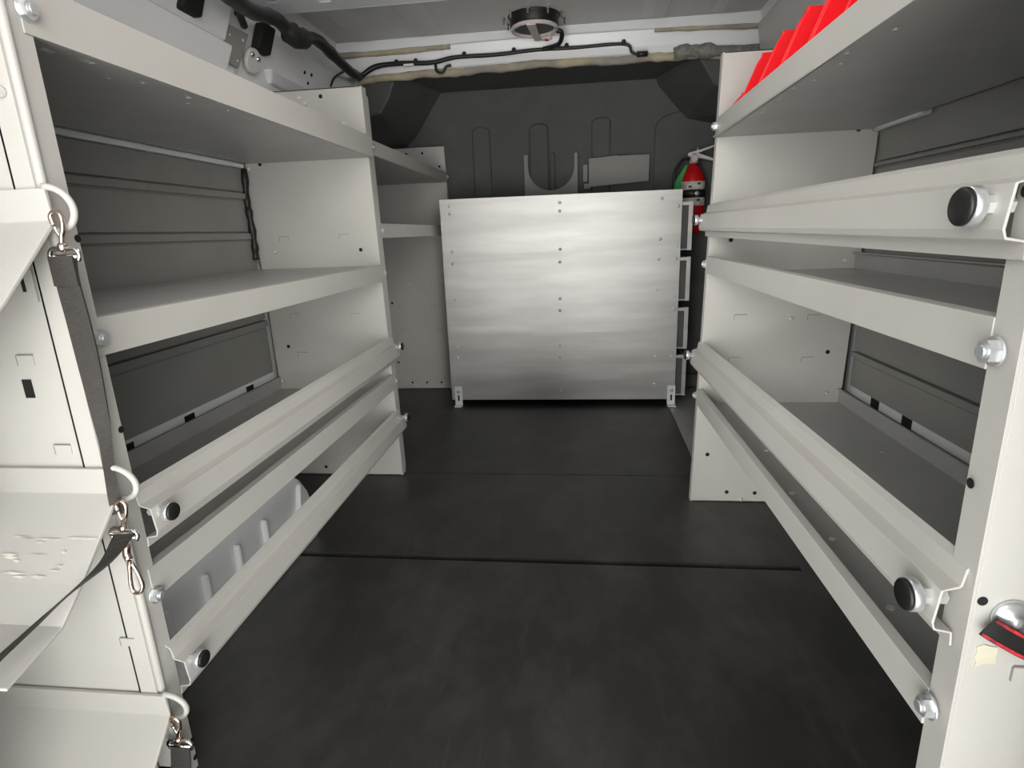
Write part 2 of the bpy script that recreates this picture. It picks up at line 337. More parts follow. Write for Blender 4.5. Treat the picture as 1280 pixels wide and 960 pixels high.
# ------------------------------------------------------------------ shelving
def hexbolt(L=.012, r=.0125, d=1):              # head pointing along +X*d, origin on the sheet
    bm = NB(); cyl(bm, (0, 0, 0), (d * .003, 0, 0), r * 1.25, n=18); cyl(bm, (d * .003, 0, 0), (d * L, 0, 0), r, n=6); cyl(bm, (d * L, 0, 0), (d * (L + .004), 0, 0), r * .55, n=12)
    return mesh_of('bolt', bm)
BOLT_R = hexbolt(); BOLT_L = hexbolt(d=-1)
def ybolt(r=.007):
    bm = NB(); lathe(bm, (0, 0, 0), [(r, 0), (r, .006), (r * .6, .012)], 12, (0, -1, 0)); return mesh_of('screw', bm)
SCREW = ybolt()
def knob_bumper(unit, rail, x, y, z, d, r=.0195):
    b = NB(); cyl(b, (x, y, z), (x + d * .012, y, z), r * .5, n=6); lathe(b, (x + d * .012, y, z), [(r * .8, 0), (r, .003), (r, .011), (r * .95, .013)], 24, (d, 0, 0)); k = obj('knob', b, 'zinc', rail)
    k['label'] = 'steel and black rubber bumper knob'
    b = NB(); lathe(b, (x + d * .025, y, z), [(r * .94, 0), (r * .94, .003), (r * .85, .005), (r * .3, .0045)], 24, (d, 0, 0)); obj('rubber_pad', b, 'rubber', k)
    b = NB(); cyl(b, (x - d * .004, y, z), (x - d * .016, y, z), r * .5, n=6); obj('nut', b, 'zinc', k)
def guard_rail(unit, p0, p1, d, h=.098):
    """hat-section rail; d = direction of the aisle in x; p = lower attachment line"""
    pr = [(0, 0), (d * .002, .018), (d * .021, .022), (d * .023, h * .30), (d * .019, h * .72), (d * .003, h * .765), (0, h * .79), (-d * .003, h), (-d * .012, h + .006)]
    b = NB(); sheet(b, pr, .003 * (-1 if d > 0 else 1), p0, p1)
    return obj('guard_rail', b, 'paint', unit, .0015)
def shelf_tray(unit, xf, xb, y0, y1, z, lip, d, holes=(), back=.05, dz=0.0, z1=None, decks=True, xf1=None, up=0.0):
    """tray shelf: deck at z, front lip rising by lip, back lip; d = aisle direction; z1/xf1 = values at the far end"""
    z1 = z if z1 is None else z1; xf1 = xf if xf1 is None else xf1
    b = NB(); t = .004
    sheet(b, [(-d * .014, lip - .001), (0, lip), (0, lip / 2), (0, 0)], t * (1 if d > 0 else -1), (xf, y0, z), (xf1, y1, z1))
    sh = obj('shelf', b, 'paint', unit, .0012)
    b = NB(); holed(b, min(xf - d * .004, xb), max(xf - d * .004, xb), y0, y1, 0, t, holes)
    box(b, xb, xb + d * t, y0, y1, 0, back); box(b, xb, xb + d * .012, y0, y1, back - t, back)
    for v in b.verts:
        f = (v.co.y - y0) / (y1 - y0); v.co.z += z * (1 - f) + z1 * f + up
    dk = obj('deck', b, 'deck' if decks else 'paint', sh)
    if decks: dk['label'] = 'grey shelf deck, shade toned into its colour'
    return sh
def slot(b, x, y, z, s=-1, w=.02, h=.009):      # pressed half-shear tab on an end panel facing -Y
    box(b, x - w, x + w, y + s * .0025, y, z - h, z + h)
    box(b, x - w, x + w, y + s * .0032, y, z + h, z + h + .002, 2); box(b, x - w - .0012, x - w, y + s * .003, y, z - h, z + h, 2)
def end_panel(unit, xf, xb, y, ztop, d, fl, slots=(), holes=(), lean=0.0, rim=0.0):
    """vertical end panel at y with flanges along +Y of depth fl; d = aisle direction"""
    b = NB(); t = .004; box(b, xf - d * t, xb, y, y + t, .0, ztop)
    box(b, xf, xf - d * t, y, y + fl, .0, ztop); box(b, xb, xb + d * t, y, y + fl, 0, ztop)
    box(b, xf - d * t, xb, y, y + fl, 0, t); box(b, xf - d * t, xb, y, y + fl, ztop - t, ztop)
    if rim:
        box(b, xf, xf - d * .036, y - rim, y + t, .0, ztop); box(b, xb, xb + d * .036, y - rim, y, 0, ztop); box(b, xf, xb, y - rim, y, 0, .03)
    for x, z in slots: slot(b, x, y, z)
    for x, z in holes: cyl(b, (x, y - .0012, z), (x, y, z), .0075, n=12, mi=1)
    for v in b.verts: v.co.x += lean * v.co.z
    return obj('end_panel', b, ['paint', 'black', 'liner'], unit, .0012)

# --- left near unit
UL = thing('shelving_unit', 'grey steel shelving unit around the white wheel arch, with strapped trays on its end', 'shelving', (-1.0, 1.5, 0))
XF, XB = -.752, -1.25
b = NB(); t = .004; y = .772
box(b, XF - .036, XB, y - .004, y + .0, 0, 1.55); box(b, XF - .006, XF - .040, y - .006, y, 0, 1.55); box(b, XF - .036, XF - .040, y - .006, y + .005, 0, 1.55)
box(b, XB, XB + .036, y - .006, y, 0, 1.55); box(b, XF - .006, XB, y - .006, y, 0, .05)
box(b, XF - .004, XF, y + .004, y + .042, 0, 1.55); cyl(b, (XF - .002, y + .003, 0), (XF - .002, y + .003, 1.55), .0065, n=12)
for x, z in ((-.845, .835), (-.82, .688), (-.79, .325)): slot(b, x, y - .004, z, w=.014, h=.008)
for z in (1.014, .707, .064, .024): cyl(b, (XF, .811, z), (XF + .001, .811, z), .006, n=12, mi=1)
box(b, -.862, -.846, y - .0055, y - .003, .775, .805, 1)
for z in (.86, .78, .767): cyl(b, (XF - .0005, .777, z), (XF + .0065, .777, z), .005, n=8, mi=1)
obj('end_panel', b, ['paint', 'black', 'liner'], UL, .001)
end_panel(UL, XF, XB, 2.2, 1.534, 1, .045, [(-1.131, 1.004), (-.884, 1.005), (-1.134, .70), (-.879, .695), (-1.125, .539)], [(-.824, .954), (-1.186, 1.285), (-1.183, .574), (-.91, 1.507), (-1.095, .035), (-.895, .035)], lean=-.014)
TH = [(-.788, .87, .006, .012), (-.776, .931, .006, .012), (-.786, 1.059, .005, .011), (-.783, 1.183, .006, .011), (-.779, 1.314, .004, .009), (-.790, 1.422, .004, .009), (-.82, 1.024, .004, .005), (-.818, 1.234, .004, .005)]
def sep(h):     # keep the strips of a holed sheet apart: give every hole its own x band
    return h
TOPL = shelf_tray(UL, -.754, XB, .80, 2.195, 1.288, .070, 1, TH)
shelf_tray(UL, -.754, XB, .80, 2.195, .833, .058, 1, [(-.80, .95, .004, .008), (-.82, 1.1, .004, .008), (-.80, 1.25, .004, .008)], back=-.05, up=.054)
shelf_tray(UL, -.754, XB, .80, 2.195, .389, .059, 1, back=.058)
for z0, zk in ((.498, .555), (.188, .252)):
    g = guard_rail(UL, (-.742, .80, z0 - .002), (-.752, 2.235, z0 - .002), 1)
    knob_bumper(UL, g, -.722, .818, zk, 1, .0165); knob_bumper(UL, g, -.732, 2.20, zk + .012, 1, .0165)
lay('bolt', BOLT_R, 'zinc', UL, [(XF, .809, 1.319), (XF, .806, .861), (XF, .803, .398), (XF - .018, 2.21, 1.315), (XF - .012, 2.21, .862), (XF - .006, 2.21, .42)])
lay('screw', SCREW, 'rivet', UL, [(-1.011, 2.199, 1.505), (-.992, 2.199, 1.485), (-.85, 2.199, 1.408), (-1.188, 2.199, .957), (-1.235, 2.199, .43), (-.765, 2.199, .862), (-1.245, 2.199, 1.27), (-.772, .766, 1.208)])
# --- left rear unit
UR = thing('shelving_unit', 'grey steel shelving unit in the far corner beside the aluminium panel', 'shelving', (-1.0, 2.95, 0))
end_panel(UR, -.764, -1.25, 3.60, 1.516, 1, .03, [(-.90, .695), (-.905, .552), (-.879, .396), (-1.129, .552), (-1.126, .399), (-.91, .846)], [(-1.186, .579), (-1.184, .183), (-1.102, .043), (-1.002, .043), (-.903, .043), (-.80, 1.40), (-.90, 1.48), (-1.0, 1.48)], lean=-.016)
b = NB(); box(b, -.766, -.770, 2.252, 2.295, 0, 1.516); box(b, -.77, -1.25, 2.252, 2.256, 0, 1.516)
for v in b.verts: v.co.x -= .012 * v.co.z
obj('end_panel', b, 'paint', UR, .001)
shelf_tray(UR, -.784, XB, 2.262, 3.595, 1.308, .053, 1)
shelf_tray(UR, -.782, XB, 2.262, 3.595, .995, .055, 1)
lay('bolt', BOLT_R, 'zinc', UR, [(-.783, 2.27, 1.335), (-.779, 2.272, 1.025), (-.788, 3.61, 1.34)])
lay('screw', SCREW, 'rivet', UR, [(-1.063, 3.599, .756), (-1.063, 3.599, .695), (-1.08, 3.599, .02)])
# --- right unit
UT = thing('shelving_unit', 'grey steel shelving unit carrying the row of red bins', 'shelving', (.66, 1.3, 0))
RXF, RXB = .421, .905
b = NB()
box(b, RXF + .004, RXB, .588, .592, 0, 1.6); box(b, RXF, RXF + .004, .588, .628, 0, 1.6); box(b, RXB, RXB - .004, .588, .628, 0, 1.6); box(b, RXF, RXB, .588, .628, 0, .004)
for v in b.verts: v.co.x += .022 * max(0, .55 - v.co.z) * (1 if v.co.x < .5 else 0)
cyl(b, (.439, .5868, .592), (.439, .588, .592), .0055, n=12, mi=1)
slot(b, .50, .588, .50, w=.016, h=.009)
for z in (.721, 1.02): cyl(b, (RXF - .001, .611, z), (RXF, .611, z), .006, n=12, mi=1)
obj('end_panel', b, ['paint', 'black', 'liner'], UT, .0035)
end_panel(UT, .420, RXB, 2.0, 1.509, -1, .03, [(.542, .69), (.781, .685), (.535, .541), (.777, .539)], [(.481, .551), (.839, .566), (.843, 1.268), (.489, .949), (.469, .188), (.549, .039), (.649, .037), (.486, 1.345)], lean=.021)
RH = [(.466, .985, .004, .010), (.450, 1.101, .004, .008), (.4635, 1.166, .004, .008), (.4605, 1.282, .0035, .008), (.4475, 1.344, .0035, .008), (.462, 1.469, .0035, .009), (.465, 1.599, .0035, .009)]
RH = [(.466 if x > .455 else .449, y, a, c) for x, y, a, c in RH]
shelf_tray(UT, .429, RXB, .628, 1.995, 1.266, .056, -1, RH, xf1=.448)
shelf_tray(UT, .429, RXB, .628, 1.995, .843, .053, -1, back=.055, xf1=.437)
shelf_tray(UT, .432, RXB, .628, 1.995, .384, .052, -1, [(.82, 1.532, .005, .006)], back=.055, xf1=.426)
g = guard_rail(UT, (.420, .592, .957), (.436, 2.035, .963), -1, .096)
knob_bumper(UT, g, .398, .618, 1.008, -1); knob_bumper(UT, g, .414, 2.005, 1.016, -1, .0165)
g = guard_rail(UT, (.426, .60, .523), (.428, 2.035, .500), -1, .098)
knob_bumper(UT, g, .404, .618, .577, -1); knob_bumper(UT, g, .406, 2.005, .560, -1, .0165)
lay('bolt', BOLT_L, 'zinc', UT, [(RXF, .611, .866), (RXF + .004, .613, .425), (.445, 2.008, 1.30), (.437, 2.008, .872), (.428, 2.008, .412)])
lay('screw', SCREW, 'rivet', UT, [(.719, 1.999, .684), (.60, 1.999, .012), (.86, 1.999, .42), (.87, 1.999, .87)])
b = NB(); cyl(b, (0, 0, 0), (0, 0, .003), .006, n=10); dm = mesh_of('rivet', b)
lay('rivet', dm, 'rivet', UT, [(.501, 1.066, .388), (.503, .853, .388), (.52, 1.532, .388), (.495, 1.268, .388), (.558, 1.708, .388), (.66, 1.20, .388)])

# bright conduit lying along the top of the right hand liner
b = NB(); tube(b, [(.915, 1.99, 1.268), (.912, 1.85, 1.268), (.912, 1.72, 1.268)], .012, 12, 4); solo('conduit', b, 'zinc', 'short bright conduit under the shelf that carries the red bins', 'conduit')
# white sill strips showing above and below the left liner
b = NB(); box(b, LW + .002, -1.262, .8, 2.19, 1.272, 1.287); box(b, LW + .002, -1.262, 1.70, 1.703, 1.27, 1.289); struct('trim_11', b, 'white', .002)
b = NB(); box(b, LW + .002, -1.268, .8, 2.19, .36, .468); box(b, RW - .002, .935, .63, 1.99, .36, .458)
for y in (1.35, 1.62, 1.98): box(b, -1.2685, -1.2665, y, y + .05, .43, .459, 1)
for y in (1.2, 1.62, 1.80): box(b, .9335, .9355, y, y + .05, .42, .449, 1)
struct('trim_12', b, ['white', 'black'], .002)

# ------------------------------------------------------------------ sloping trays bolted to the outside of the left end panel
TR = []
for zz, lab in ((1.037, 'topmost sloping grey tray on the shelving end, nearest the roof'), (.613, 'scuffed sloping grey tray with a black strap hanging in front'), (.1735, 'lowest sloping grey tray on the shelving end, close to the floor')):
    T = thing('sloping_tray', lab, 'tray', (-1.0, .70, zz), 'sloping trays on the shelving end'); TR.append(T)
    x0, x1 = -1.27, -.738
    pr = [(.758, zz + .046), (.7615, zz + .002), (.663, zz - .099), (.620, zz - .138), (.530, zz - .162), (.530, zz - .1665), (.620, zz - .1435), (.666, zz - .104), (.7655, zz - .003), (.7655, zz + .046)]
    b = NB(); prism(b, [(x0, p[0], p[1]) for p in pr], (x1 - x0, 0, 0)); obj('tray_sheet', b, 'paint', T, .0015)
    b = NB(); a = [(x1 - .004 + .036 * math.sin(q), .766 - .004 * math.cos(q), zz + .018 + .030 * math.cos(q)) for q in [PI * i / 10 for i in range(11)]]
    tube(b, a, .0048, 10, 2); r = obj('strap_ring', b, 'paint', T)
b = NB(); box(b, -.86, -.795, 0.763, .769, .925, .99); box(b, -.815, -.809, 0.7622, .763, .94, .965, 1); obj('bracket', b, ['paint', 'black'], TR[0], .001)
# scuffs worn through the paint on the middle tray
b = NB()
for i in range(16):
    f = .45 + .5 * random.random(); y_, z_ = .7615 - .0985 * f - .0012, .615 - .101 * f + .0008; x_ = -.765 - random.random() * .12; w_ = .004 + random.random() * .024; h_ = .0005 + random.random() * .0013
    prism(b, [(x_ - w_, y_, z_), (x_ - w_ * .3, y_ + h_, z_ + h_ * 1.19), (x_ + w_, y_ + h_ * .4, z_ + h_ * .5), (x_ + w_ * .2, y_ - h_, z_ - h_ * 1.19)], (0, -.0003, .0003))
o = obj('scuff_mark', b, 'label', TR[1]); o['label'] = 'pale scuffs in the paint'; o['kind'] = 'stuff'

# ------------------------------------------------------------------ straps and clips
def clip(parent, x, y, z, L=.052, tilt=0.0, y2=None):
    """trigger snap hook hanging from (x,y,z): hook, gate and D loop for the webbing"""
    def P(u, v, w=0): return (x + u * math.cos(tilt) + v * math.sin(tilt), y + w - .006, z + v * math.cos(tilt) - u * math.sin(tilt))
    b = NB(); tube(b, [P(-.006, -.008), P(-.008, .004), P(0, .011), P(.008, .004), P(.007, -.012), P(.002, -.024), P(0, -L * .72)], .0034, 8, 4)
    lathe(b, P(0, -L * .78), [(.005, -.005), (.0065, -.002), (.0065, .004), (.004, .007)], 12); h = obj('snap_hook', b, 'brass', parent)
    b = NB(); tube(b, [P(-.006, -.008), P(-.003, -.018), P(.002, -.026)], .0022, 8, 3); obj('gate', b, 'chrome', h)
    b = NB(); tube(b, [P(-.020, -L - .008), P(-.023, -L + .002), P(-.016, -L + .010), P(.0, -L + .009), P(.016, -L + .010), P(.023, -L + .002), P(.020, -L - .008)], .0034, 8, 4)
    tube(b, [P(-.021, -L - .002), P(.021, -L - .002)], .0034, 8, 1); obj('strap_loop', b, 'chrome', h)
    return P(0, -L - .002)
ST = thing('tie_down_strap', 'dark webbing strap hanging from the topmost tray ring down to the scuffed tray', 'strap', (-.73, .76, .6), 'tie down straps')
e = clip(ST, -.727, .762, 1.040, .050)
b = NB(); pts = [(-.728, .756, .992), (-.728, .752, .955), (-.727, .753, .90), (-.728, .755, .84), (-.731, .757, .77), (-.735, .759, .71), (-.738, .757, .66), (-.737, .753, .62), (-.734, .750, .585)]
ribbon(b, pts, [(1, 0, 0), (1, 0, 0), (1, .05, 0), (1, .1, 0), (.9, .25, 0), (.7, .6, 0), (.6, .8, 0), (.7, .6, 0), (1, .2, 0)], [.037, .037, .036, .034, .026, .018, .015, .016, .018], .003); obj('webbing', b, 'web', ST)
b = NB(); box(b, -.747, -.709, .7475, .7505, .948, .990); obj('stitched_end', b, 'web', ST)
ST2 = thing('tie_down_strap', 'dark strap slanting across the front of the scuffed tray from its ring', 'strap', (-.74, .70, .5), 'tie down straps')
e = clip(ST2, -.722, .752, .600, .050, .12)
b = NB(); ribbon(b, [(-.721, .739, .555), (-.717, .69, .535), (-.731, .63, .517), (-.742, .585, .501), (-.746, .54, .491), (-.752, .50, .480), (-.80, .44, .46)], [(1, 0, 0), (1, -.2, .3), (.7, -.3, .5), (.8, 0, .3), (1, 0, .2), (1, 0, .1), (1, 0, 0)], [.034, .028, .018, .011, .012, .014, .02], .003)
obj('webbing', b, 'web', ST2)
b = NB(); tube(b, [(-.724, .742, .535), (-.726, .740, .520), (-.722, .738, .510)], .006, 8, 3); h = obj('swivel', b, 'brass', ST2)
b = NB(); tube(b, [(-.722, .738, .508), (-.728, .737, .47), (-.727, .737, .452), (-.716, .737, .45), (-.709, .738, .462), (-.712, .738, .485), (-.720, .738, .506)], .0033, 8, 4); obj('snap_hook', b, 'brass', ST2)
ST3 = thing('tie_down_strap', 'dark strap clipped to the ring of the lowest tray near the floor', 'strap', (-.73, .76, 0), 'tie down straps')
e = clip(ST3, -.722, .758, .170, .050)
b = NB(); ribbon(b, [(-.722, .752, .122), (-.724, .746, .08), (-.727, .735, .04), (-.735, .72, .008)], [(1, 0, 0), (1, .1, 0), (1, .1, 0), (1, .1, 0)], .036, .003); obj('webbing', b, 'web', ST3)

# strap loop, disc and torn sticker on the right end panel
SB = thing('wrist_strap', 'black strap edged with red stitching on the end panel beneath a small hole', 'strap', (.47, .58, .55))
b = NB(); pts = [(0, 0, 0), (.4405, .5755, .5695), (.450, .574, .5635), (.460, .5735, .5575), (.485, .573, .5435), (.52, .575, .528), (.56, .579, .515)]
sd = [(.3, 0, 1), (.1, 0, 1), (.15, .0, 1), (.25, 0, 1), (.2, 0, 1), (.15, 0, 1)]
sd = [(0, 0, 1)] + [(.55, 0, .85)] * 6
ribbon(b, pts[1:], sd[1:], .026, .0025); obj('webbing', b, 'rubber', SB)
b = NB(); 
for sgn in (1, -1):
    ribbon(b, [(p[0] + sgn * .0055, p[1] - .0018, p[2] + sgn * .0088) for p in pts[1:]], sd[1:], .0035, .0012)
o = obj('red_edging', b, 'redthread', SB); o['label'] = 'red stitched edging'
b = NB(); lathe(b, (.470, .588, .574), [(.021, 0), (.021, .004), (.017, .007), (.006, .009), (.006, .013), (.002, .014)], 24, (0, -1, 0)); solo('steel_washer', b, 'zinc', 'large bright washer and bolt behind the red edged strap', 'washer')
b = NB(); pts = [(.442, .533), (.449, .537), (.456, .535), (.463, .534), (.4645, .528), (.4635, .521), (.465, .513), (.459, .512), (.452, .512), (.447, .508), (.4435, .506), (.4445, .513), (.4415, .521), (.4435, .527)]
prism(b, [(x, .588, z) for x, z in pts], (0, -.0015, 0)); solo('torn_sticker', b, 'paper', 'torn scrap of cream paper sticker below the red edged strap', 'sticker')

# ------------------------------------------------------------------ aluminium panel with side trays
AP = thing('tray_rack', 'riveted aluminium panel rack with four trays, standing in front of the dark bulkhead', 'rack', (-.09, 3.35, 0))
Y0 = 3.215
b = NB(); seams = [.035, .155, .245, .395, .475, .60, .69, .80, .885, .985, 1.09, 1.185]
for i, (a, c) in enumerate(zip(seams, seams[1:])):
    o1 = .0 if i % 2 else .0014; xl = -.751 + .014 * a; xl2 = -.751 + .014 * c
    n = 14; rowa = []; 
    for j in range(n + 1):
        x = -.748 + 1.306 * j / n; w_ = .0005 * math.sin(3.1 * x + i * 1.7) + .0003 * math.sin(9 * x + i)
        rowa.append([b.verts.new(q) for q in ((x, Y0 + o1, a), (x, Y0 + o1 - .0003 + w_, (a + c) / 2), (x, Y0 + .0006 - o1 * .4, c), (x, Y0 + .012, c), (x, Y0 + .012, a))])
    for r0, r1 in zip(rowa, rowa[1:]):
        for k in range(5): f = b.faces.new([r0[k], r1[k], r1[(k + 1) % 5], r0[(k + 1) % 5]]); f.smooth = False
    b.faces.new(rowa[0]); b.faces.new(rowa[-1][::-1])
box(b, -.748, .558, Y0 + .012, Y0 + .016, .035, 1.18)
obj('panel_sheet', b, 'alu', AP)
b = NB(); lathe(b, (0, 0, 0), [(.0085, 0), (.008, .003), (.004, .0055), (.0005, .006)], 14, (0, -1, 0)); rv = mesh_of('rivet', b)
RV = [(-.692, 1.149), (-.693, 1.108), (-.694, .904), (-.696, .836), (-.696, .632), (-.696, .563), (-.699, .361), (-.699, .293), (-.086, 1.144), (-.087, 1.10), (-.088, .899), (-.090, .830), (-.092, .628), (-.093, .561), (-.094, .361), (-.096, .290), (-.098, .09), (.453, 1.141), (.539, 1.10), (.451, .935), (.538, .898), (.448, .829), (.538, .828), (.444, .666), (.535, .627), (.536, .557), (.443, .396), (.443, .289), (.531, .29), (.441, .126)]
lay('rivet', rv, 'rivet', AP, [(x, Y0 - .0005, z) for x, z in RV])
for x in (-.706, .538):
    b = NB(); box(b, x - .022, x + .022, Y0 - .008, Y0 - .002, .008, .118); box(b, x - .022, x + .022, Y0 - .045, Y0 - .002, .0, .008)
    box(b, x - .005, x + .005, Y0 - .0086, Y0 - .008, .03, .065, 1)
    f = obj('foot_bracket', b, ['white', 'black'], AP, .0015)
    f['label'] = 'white slotted foot bracket'
    b = NB(); lathe(b, (x, Y0 - .008, .09), [(.011, 0), (.011, .004), (.006, .008)], 12, (0, -1, 0)); obj('bolt', b, 'zinc', f)
for z0, z1 in ((.873, 1.122), (.601, .835), (.33, .561), (.056, .293)):
    b = NB(); x1 = .606; y1 = 3.48; t = .004
    box(b, -.74, x1, Y0 + .017, y1, z0, z0 + t); box(b, -.74, x1, y1 - t, y1, z0, z1 - .01)
    box(b, x1 - t, x1, Y0 + .017, y1, z0, z1); box(b, -.74, -.736, Y0 + .017, y1, z0, z1)
    tr = obj('tray', b, 'liner', AP, .001)
    b = NB(); box(b, x1 - .010, x1 + .012, Y0 + .012, Y0 + .018, z0 - .002, z1 + .002); box(b, x1 - .045, x1, Y0 + .013, Y0 + .018, z1 - .018, z1); box(b, x1 - .045, x1, Y0 + .013, Y0 + .018, z0, z0 + .006)
    obj('tray_edge', b, 'alu', tr, .001)
    b = NB(); box(b, x1 - .052, x1 - .010, Y0 + .022, Y0 + .026, z0 + .006, z1 - .02); obj('tray_shade_plate', b, 'bulk', tr)  # dark plate put in for the shadow inside the tray recess
# legs carrying the tray stack behind the panel
for x in (-.72, .585):
    b = NB(); box(b, x - .012, x + .012, 3.44, 3.465, 0, 1.12); obj('leg', b, 'alu', AP, .001)

# ------------------------------------------------------------------ fire extinguisher
EX = thing('fire_extinguisher', 'red fire extinguisher with white labels and a green tag, strapped upright by the bulkhead', 'fire extinguisher', (.668, 3.53, .95))
ex, ey = .668, 3.535
b = NB(); lathe(b, (ex, ey, .955), [(.05, 0), (.066, .004), (.069, .02), (.069, .268), (.0675, .292), (.062, .316), (.052, .338), (.038, .356), (.026, .370), (.02, .378), (.02, .388)], 32); obj('cylinder', b, 'redgloss', EX)
for z0, z1 in ((1.195, 1.240), (1.108, 1.152)):
    b = NB(); lathe(b, (ex, ey, z0), [(.069, 0), (.0702, .0005), (.0702, z1 - z0 - .0005), (.069, z1 - z0)], 32); k = obj('label_band', b, 'label', EX); k['label'] = 'white printed label'
    for i, a in enumerate((-1.95, -1.25)):
        b = NB(); zc = (z0 + z1) / 2 + (.008 if i % 2 else -.006); p = Vector((ex + .0706 * math.cos(a), ey + .0706 * math.sin(a), zc)); q = Vector((-math.sin(a), math.cos(a), 0)) * .009; u = Vector((0, 0, .005)); o_ = Vector((math.cos(a), math.sin(a), 0)) * .0006
        quadbox(b, [p - q - u, p + q - u, p + q - u + o_, p - q - u + o_, p - q + u, p + q + u, p + q + u + o_, p - q + u + o_])
        obj('print', b, 'rubber', k)
b = NB(); lathe(b, (ex, ey, 1.152), [(.069, 0), (.0725, .001), (.0725, .042), (.069, .043)], 32); box(b, ex + .05, ex + .085, ey - .02, ey + .11, 1.155, 1.19); k = obj('holder_band', b, 'rubber', EX)
b = NB(); lathe(b, (ex + .012, ey - .071, 1.173), [(.014, 0), (.014, .004), (.006, .006)], 16, (.15, -1, 0)); obj('buckle', b, 'zinc', k)
b = NB(); lathe(b, (ex, ey, 1.34), [(.023, 0), (.023, .02), (.018, .022), (.018, .05), (.012, .054)], 18); v = obj('valve', b, 'pinkplastic', EX)
b = NB(); lathe(b, (ex - .002, ey - .018, 1.363), [(.021, 0), (.021, .014), (.018, .018)], 20, (0, -1, 0)); obj('gauge', b, 'pinkplastic', v)
b = NB(); prism(b, [(ex - .035, ey - .012, 1.392), (ex + .01, ey - .012, 1.398), (ex + .125, ey - .012, 1.354), (ex + .12, ey - .012, 1.345), (ex + .05, ey - .012, 1.362), (ex - .03, ey - .012, 1.378)], (0, .024, 0)); obj('carry_handle', b, 'rivet', EX, .002)
b = NB(); prism(b, [(ex - .03, ey - .010, 1.398), (ex + .02, ey - .010, 1.408), (ex + .108, ey - .010, 1.432), (ex + .11, ey - .010, 1.424), (ex + .03, ey - .010, 1.396), (ex - .03, ey - .010, 1.388)], (0, .020, 0)); obj('lever', b, 'rivet', EX, .002)
b = NB(); tube(b, [(ex + .018, ey, 1.40), (ex + .02, ey, 1.425)], .004, 8, 1); obj('pin', b, 'zinc', EX)
b = NB(); tube(b, [(ex - .02, ey, 1.365), (ex - .06, ey - .005, 1.36), (ex - .098, ey - .01, 1.31), (ex - .108, ey - .01, 1.24), (ex - .10, ey - .005, 1.15), (ex - .09, ey, 1.06)], .0085, 10, 5); obj('hose', b, 'rubber', EX)
b = NB(); prism(b, [(ex - .035, ey - .02, 1.335), (ex - .052, ey - .02, 1.325), (ex - .102, ey - .02, 1.245), (ex - .112, ey - .02, 1.14), (ex - .075, ey - .02, 1.14), (ex - .068, ey - .02, 1.235)], (0, .003, 0)); k = obj('tag', b, 'green', EX); k['label'] = 'green hanging tag'
# wall bracket behind it
b = NB(); box(b, ex - .03, ex + .03, ey + .07, BK - .013, 1.0, 1.3); obj('wall_bracket', b, 'bulk', EX)

# plates on the bulkhead
b = NB(); cx, cz, r = -.146, 1.372, .138
pts = [(-.307, 1.0), (.012, 1.0), (.012, 1.44), (cx + r, 1.44)] + [(cx + r * math.cos(a), cz + r * math.sin(a)) for a in [-PI * i / 16 for i in range(17)]] + [(cx - r, 1.44), (-.307, 1.44)]
prism(b, [(x, 3.612, z) for x, z in pts], (0, .018, 0)); solo('notched_plate', b, 'plate', 'grey plate with a deep round notch on the bulkhead behind the aluminium panel', 'plate', bevel=.001)
b = NB(); prism(b, [(.078, 3.60, 1.242), (.428, 3.60, 1.262), (.428, 3.60, 1.409), (.25, 3.60, 1.409), (.24, 3.60, 1.413), (.20, 3.60, 1.409), (.12, 3.60, 1.404), (.078, 3.60, 1.402)], (0, .006, 0))
BP = thing('cover_plate', 'grey rectangular cover plate on the bulkhead between notch plate and extinguisher', 'plate', (.25, 3.61, 1.24)); obj('face_plate', b, 'plate', BP, .001)
b = NB(); box(b, .045, .07, 3.618, 3.64, 1.275, 1.37); box(b, .05, .085, 3.606, 3.618, 1.235, 1.262); box(b, .1, .40, 3.607, 3.637, 1.28, 1.39); obj('mounting_tab', b, 'plate', BP)

# ------------------------------------------------------------------ roof fan, cables, brackets
FN = thing('roof_vent', 'round black roof vent with a pale ring and hanging wire', 'roof vent', (-.18, 2.98, CEIL))
fx, fy = -.185, 2.945
b = NB(); lathe(b, (fx, fy, CEIL - .046), [(.104, 0), (.112, .006), (.112, .041), (.122, .046)], 40); obj('housing', b, 'rubber', FN)
b = NB()
ring = [(fx + .100 * math.cos(a), fy + .100 * math.sin(a), CEIL - .050) for a in [2 * PI * i / 36 for i in range(37)]]; tube(b, ring, 0.0095, 8, 1); k = obj('trim_ring', b, 'pinkplastic', FN)
k['label'] = 'pale plastic ring'
b = NB(); prism(b, [(fx - .03, fy - .102, CEIL - .064), (fx + .012, fy - .102, CEIL - .064), (fx + .022, fy + .13, CEIL - .064), (fx - .008, fy + .13, CEIL - .064)], (0, 0, .012)); obj('cross_bar', b, 'pinkplastic', FN, .003)
b = NB(); lathe(b, (fx, fy, CEIL - .048), [(.088, 0), (.088, .003)], 30); obj('grille', b, 'bulk', FN)
b = NB(); tube(b, [(fx + .03, fy + .10, CEIL - .061), (fx + .05, fy + .08, CEIL - .066), (fx + .075, fy + .075, CEIL - .066)], .011, 8, 4); obj('plug', b, 'pinkplastic', FN)
b = NB(); cyl(b, (fx + .052, fy + .08, CEIL - .078), (fx + .055, fy + .08, CEIL - .058), .010, n=10); obj('connector', b, 'redthread', FN)
b = NB(); cyl(b, (0, 0, -.03), (0, 0, 0), .0042, n=8); cyl(b, (0, 0, -.012), (0, 0, 0), .008, n=8); sm = mesh_of('screw', b)
lay('screw', sm, 'chrome', FN, [(fx + .142 * math.cos(a), fy + .142 * math.sin(a), CEIL) for a in [2 * PI * (i + .3) / 10 for i in range(10)]])
